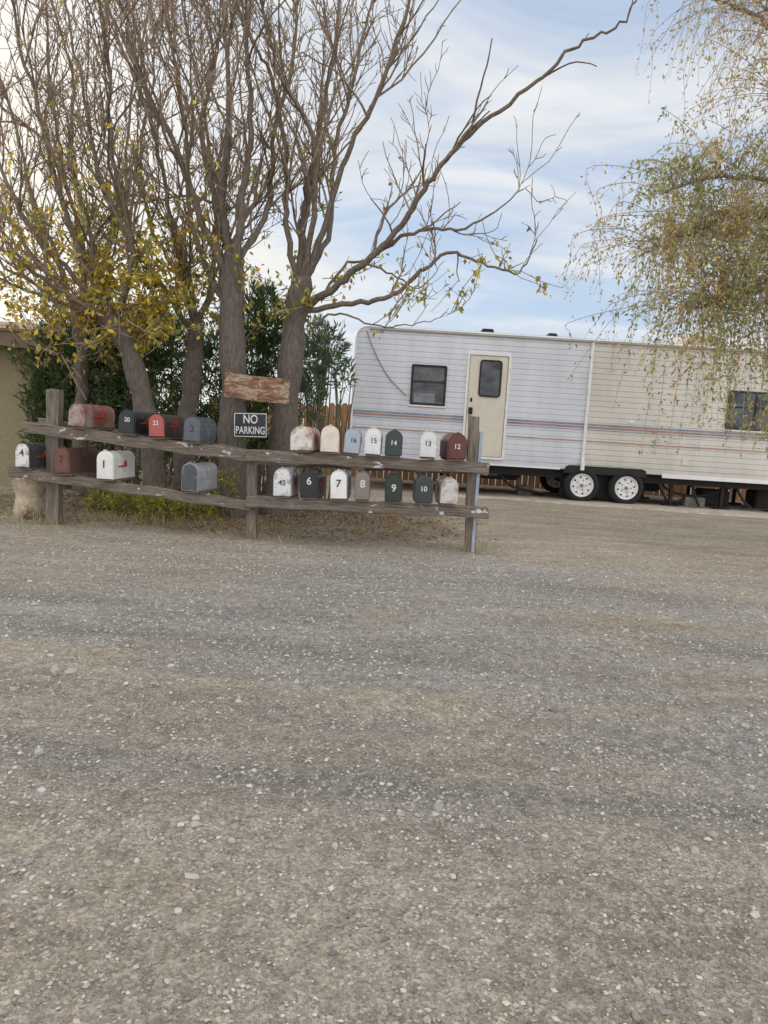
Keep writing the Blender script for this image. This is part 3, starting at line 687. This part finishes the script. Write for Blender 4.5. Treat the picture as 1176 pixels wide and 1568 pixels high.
prism("body",bp,TY+.02,TY+2.42,sw,tt_)
rt=Tubes(); cpts=[(X0-.005,TY-.015,ZB),(X0-.005,TY-.015,ZT-.25)]+[(X0+.22-.225*math.cos(a_),TY-.015,ZT-.22+.225*math.sin(a_)) for a_ in np.linspace(0,math.pi/2,6)]+[(x,TY-.015,ZT) for x in np.linspace(X0+.4,X1,12)]
rt.add(cpts,[.02]*len(cpts),6,(.5,.5,.5)); obj("corner_trim",rt.mesh("corner_trim",trim),tt_)
box("gutter",X0+.25,X1,TY-.040,TY-.012,ZT-.055,ZT-.035,simple("gutter",(.25,.23,.21),.6,.2),tt_)
box("roof",X0+.22,X1,TY+.03,TY+2.4,ZT-.012,ZT+.035,simple("roof_coat",(.6,.6,.58),.7),tt_)
box("bottom_trim",X0,3.3,TY-.032,TY-.012,ZB-.01,ZB+.025,trim,tt_); box("bottom_trim_b",5.25,X1,TY-.032,TY-.012,ZB-.05,ZB+.025,trim,tt_)
for z_,h_,mm in ((1.475,.034,stripe1),(1.425,.030,stripe2),(1.385,.014,stripe1),(1.17,.018,stripe2)):
    box("stripe",X0+.01,X1,TY-.024,TY-.0205,z_,z_+h_,mm,tt_)
# drain pipe
box("downspout",XS-.03,XS+.03,TY-.05,TY-.021,.80,ZT-.03,trim,tt_,.01)
box("downspout_foot",XS-.035,XS+.035,TY-.09,TY-.021,.62,.82,trim,tt_,.01)
# windows
gl,nt,b=newmat("window_glass"); n=noise(nt,coords(nt,(1,1,2)),3,4); nt.links.new(ramp(nt,n,[(.35,(.03,.035,.045)),(.7,(.14,.15,.17))]),b.inputs['Base Color']); b.inputs['Roughness'].default_value=.08
b.inputs['Specular IOR Level'].default_value=.3
def window(px0,px1,py0,py1,cur=True):
    xa=P(px0,(py0+py1)/2,TY)[0]; xb=P(px1,(py0+py1)/2,TY)[0]; za=P((px0+px1)/2,py1,TY)[2]; zb=P((px0+px1)/2,py0,TY)[2]
    frame("window_frame",xa,xb,za,zb,.03,.035,TY-.045,TY-.005,dark,tt_)
    prism("window_glass",rrect(xa+.02,xb-.02,za+.02,zb-.02,.01),TY-.024,TY-.006,gl,tt_)
    zm=(za*.42+zb*.58); box("window_mullion",xa+.03,xb-.03,TY-.034,TY-.0285,zm-.012,zm+.012,dark,tt_)
    box("window_sill_trim",xa-.02,xb+.02,TY-.045,TY-.021,za-.03,za-.002,trim,tt_)
    if cur:
        box("blind_upper",xa+.05,xb-.05,TY-.0275,TY-.0245,zm+.03,zb-.05,simple("blind",(.14,.145,.15),.7),tt_)
        box("blind_lower",xa+.07,xb-.20,TY-.0275,TY-.0245,za+.05,za+.22,simple("blind2",(.22,.24,.27),.7),tt_)
window(629,683,559,621)
wx0=P(1112,630,TY)[0]; window(1112,1196,600,660,False)
box("window_divider",wx0+.52,wx0+.545,TY-.038,TY-.02,1.62,2.28,dark,tt_)
# door
doorm=simple("door_cream",(.72,.67,.57),.45,.06,5); cxm=P(744,620,TY)[0]; zt=P(748,541,TY)[2]; zb=.72
frame("door_frame",cxm-.41,cxm+.41,zb,zt,.05,.045,TY-.05,TY-.005,trim,tt_)
frame("door_gap",cxm-.366,cxm+.366,zb+.044,zt-.044,.03,.012,TY-.041,TY-.030,simple("seal",(.2,.18,.15),.8),tt_)
prism("door_leaf",rrect(cxm-.375,cxm+.375,zb+.035,zt-.035,.04),TY-.036,TY-.006,doorm,tt_)
wz=P(748,580,TY)[2]; frame("door_window_frame",cxm-.21+.04,cxm+.21+.04,wz-.345,wz+.345,.07,.03,TY-.055,TY-.03,dark,tt_)
prism("door_window",rrect(cxm-.15,cxm+.23,wz-.325,wz+.325,.05),TY-.043,TY-.03,gl,tt_)
box("door_handle",cxm-.33,cxm-.25,TY-.06,TY-.036,1.55,1.68,dark,tt_,.008)
box("door_sticker",cxm-.31,cxm-.27,TY-.039,TY-.0355,1.78,1.86,dark,tt_)
for z_ in (.95,1.6,2.4): box("hinge",cxm+.37,cxm+.40,TY-.06,TY-.045,z_,z_+.08,trim,tt_)
box("step",cxm-.3,cxm+.3,TY-.2,TY+.1,.42,.46,dark,tt_)
# awning cable
cb=Tubes(); c=catmull([P(a_,b_,TY-.03) for a_,b_ in ((562,506),(568,525),(580,552),(597,580),(622,606))],5); cb.add(c,[.009]*len(c),5,(.3,.27,.23)); obj("cable",cb.mesh("cable",twigm),tt_)
# roof gear
for px_,w_,h_ in ((749,.20,.08),(850,.15,.07)):
    x=P(px_,520,TY)[0]; box("roof_vent",x-w_/2-.03,x+w_/2,TY+.15,TY+.5,ZT+.036,ZT+.036+h_,dark,tt_,.02)
x=P(1102,540,TY)[0]; box("air_conditioner",x-.35,x+.4,TY+.7,TY+1.5,ZT+.036,ZT+.30,simple("ac_tan",(.5,.40,.29),.6),tt_,.05)
x,_,z=P(1001,661,TY); box("marker_light",x-.04,x+.04,TY-.040,TY-.0245,z-.02,z+.02,simple("amber",(.7,.16,.03),.3),tt_,.006)
x,_,z=P(966,645,TY); box("outlet_cover",x-.05,x+.05,TY-.035,TY-.013,1.56,1.62,trim,tt_,.006)
x,_,z=P(1048,708,TY); box("water_hatch",x-.06,x+.06,TY-.035,TY-.013,z-.06,z+.06,doorm,tt_,.006)
# chassis and wheel arch
box("chassis_front",X0+.2,X1-.1,TY+.25,TY+.33,.44,.598,dark,tt_); box("chassis_back",X0+.2,X1-.1,TY+2.05,TY+2.13,.44,.598,dark,tt_)
wx=[P(890,746,TY)[0],P(958,751,TY)[0]]; wm=sum(wx)/2
prism("wheel_arch",[(wm-.80,.56),(wm+.80,.56),(wm+.76,.68),(wm+.70,.71),(wm-.70,.71),(wm-.76,.68)],TY-.036,TY+.02,dark,tt_)
box("wheel_well",wm-.78,wm+.78,TY+.24,TY+.26,.10,.56,dark,tt_)
box("underbelly",X0+.1,X1-.1,TY+.1,TY+2.35,.60,.612,dark,tt_)
tyre=simple("rubber",(.016,.016,.017),.85,.3,30); rim=simple("rim_white",(.82,.82,.81),.4,.06,8)
hubm=simple("hub",(.25,.25,.25),.4,.1,10,.6)
for k,(x,yy) in enumerate([(a_,b_) for a_ in wx for b_ in (TY-.03,TY+2.15)]):
    lathe("tyre",[(.215,.03),(.225,-.005),(.27,-.012),(.315,.0),(.335,.03),(.338,.17),(.31,.2),(.2,.2)],tyre,tt_,(x,yy,.335),40,False)
    lathe("rim",[(.0,.02),(.06,.02),(.075,.035),(.14,.025),(.17,.02),(.195,.045),(.205,.01),(.222,-.004),(.226,.02)],rim,tt_,(x,yy,.335),40)
    for i in range(8):
        a_=i*math.pi/4+.2; lathe("rim_slot",[(.0,0),(.018,0),(.018,.01)],dark,tt_,(x+.158*math.cos(a_),yy+.017,.335+.158*math.sin(a_)),10)
    for i in range(5):
        a_=i*2*math.pi/5; lathe("lug",[(.0,-.012),(.010,-.012),(.010,.01)],dark,tt_,(x+.095*math.cos(a_),yy+.03,.335+.095*math.sin(a_)),6)
    lathe("hub",[(.0,-.035),(.028,-.03),(.036,.02)],hubm,tt_,(x,yy+.01,.335),14)
    if k%2==0: box("axle",x-.04,x+.04,TY+.27,TY+2.2,.29,.37,dark,tt_)
for x in (1.2,5.6,6.6,7.6):
    for yy in (TY+.34,TY+1.95):
        box("jack_stand",x-.03,x+.03,yy,yy+.06,0,.45,dark,tt_); box("jack_foot",x-.14,x+.14,yy-.08,yy+.14,0.005,.04,dark,tt_)
pp=Tubes()
for pts in ([(5.4,TY+.6,.5),(5.7,TY+.6,.28),(6.3,TY+.7,.22),(6.9,TY+.7,.42)],[(2.2,TY+.5,.5),(2.5,TY+.6,.2),(3.0,TY+.7,.1),(3.2,TY+1,.02)],[(6.9,TY+.6,.55),(7.1,TY+.5,.2),(7.3,TY+.5,.03)],[(5.3,TY+.5,.55),(5.6,TY+.4,.03)],[(6.0,TY+.5,.55),(6.2,TY+.42,.03)]):
    c=catmull(pts,5) if len(pts)>2 else np.array([pts[0],tuple((np.array(pts[0])+np.array(pts[1]))/2),pts[1]]); pp.add(c,[.025]*len(c),6,(.05,.045,.04))
obj("pipes_and_braces",pp.mesh("pipes",twigm),tt_)
blk=simple("cinder",(.25,.24,.22),.9); junk=simple("junk_dark",(.05,.045,.04),.8,.3,8)
box("block",5.95,6.35,TY+.5,TY+.7,0,.2,blk,tt_,.01); box("block_b",2.7,3.0,TY+.9,TY+1.1,0,.2,blk,tt_,.01)
box("spare_tank",1.9,2.7,TY+.8,TY+1.3,.3,.58,dark,tt_,.05)
box("storage_tub",6.6,7.2,TY+1.3,TY+1.7,.01,.33,junk,tt_,.03); box("storage_tub_b",7.7,8.3,TY+1.2,TY+1.7,.01,.38,junk,tt_,.03); box("holding_tank",4.9,5.7,TY+1.2,TY+1.9,.22,.58,dark,tt_,.04)
# concrete pad strip beneath
V=[];n=40
padm=simple("concrete",(.50,.44,.36),.9,.15,5,0,(.40,.33,.25),.4,.4)
for q in range(n+1):
    x=1.0+q*(9.5/n); yf=13.9-.9*max(0,(x-2)/5)+.08*math.sin(x*3)
    V+=[(x,yf,-.02),(x,yf+.03,.03),(x,yf+1.0,.035)]
me=bpy.data.meshes.new("concrete_pad"); me.from_pydata(V,[],[(q*3+j,q*3+3+j,q*3+4+j,q*3+1+j) for q in range(n) for j in (0,1)]); me.materials.append(padm); me.update(); obj("concrete_pad",me)
print("DONE")
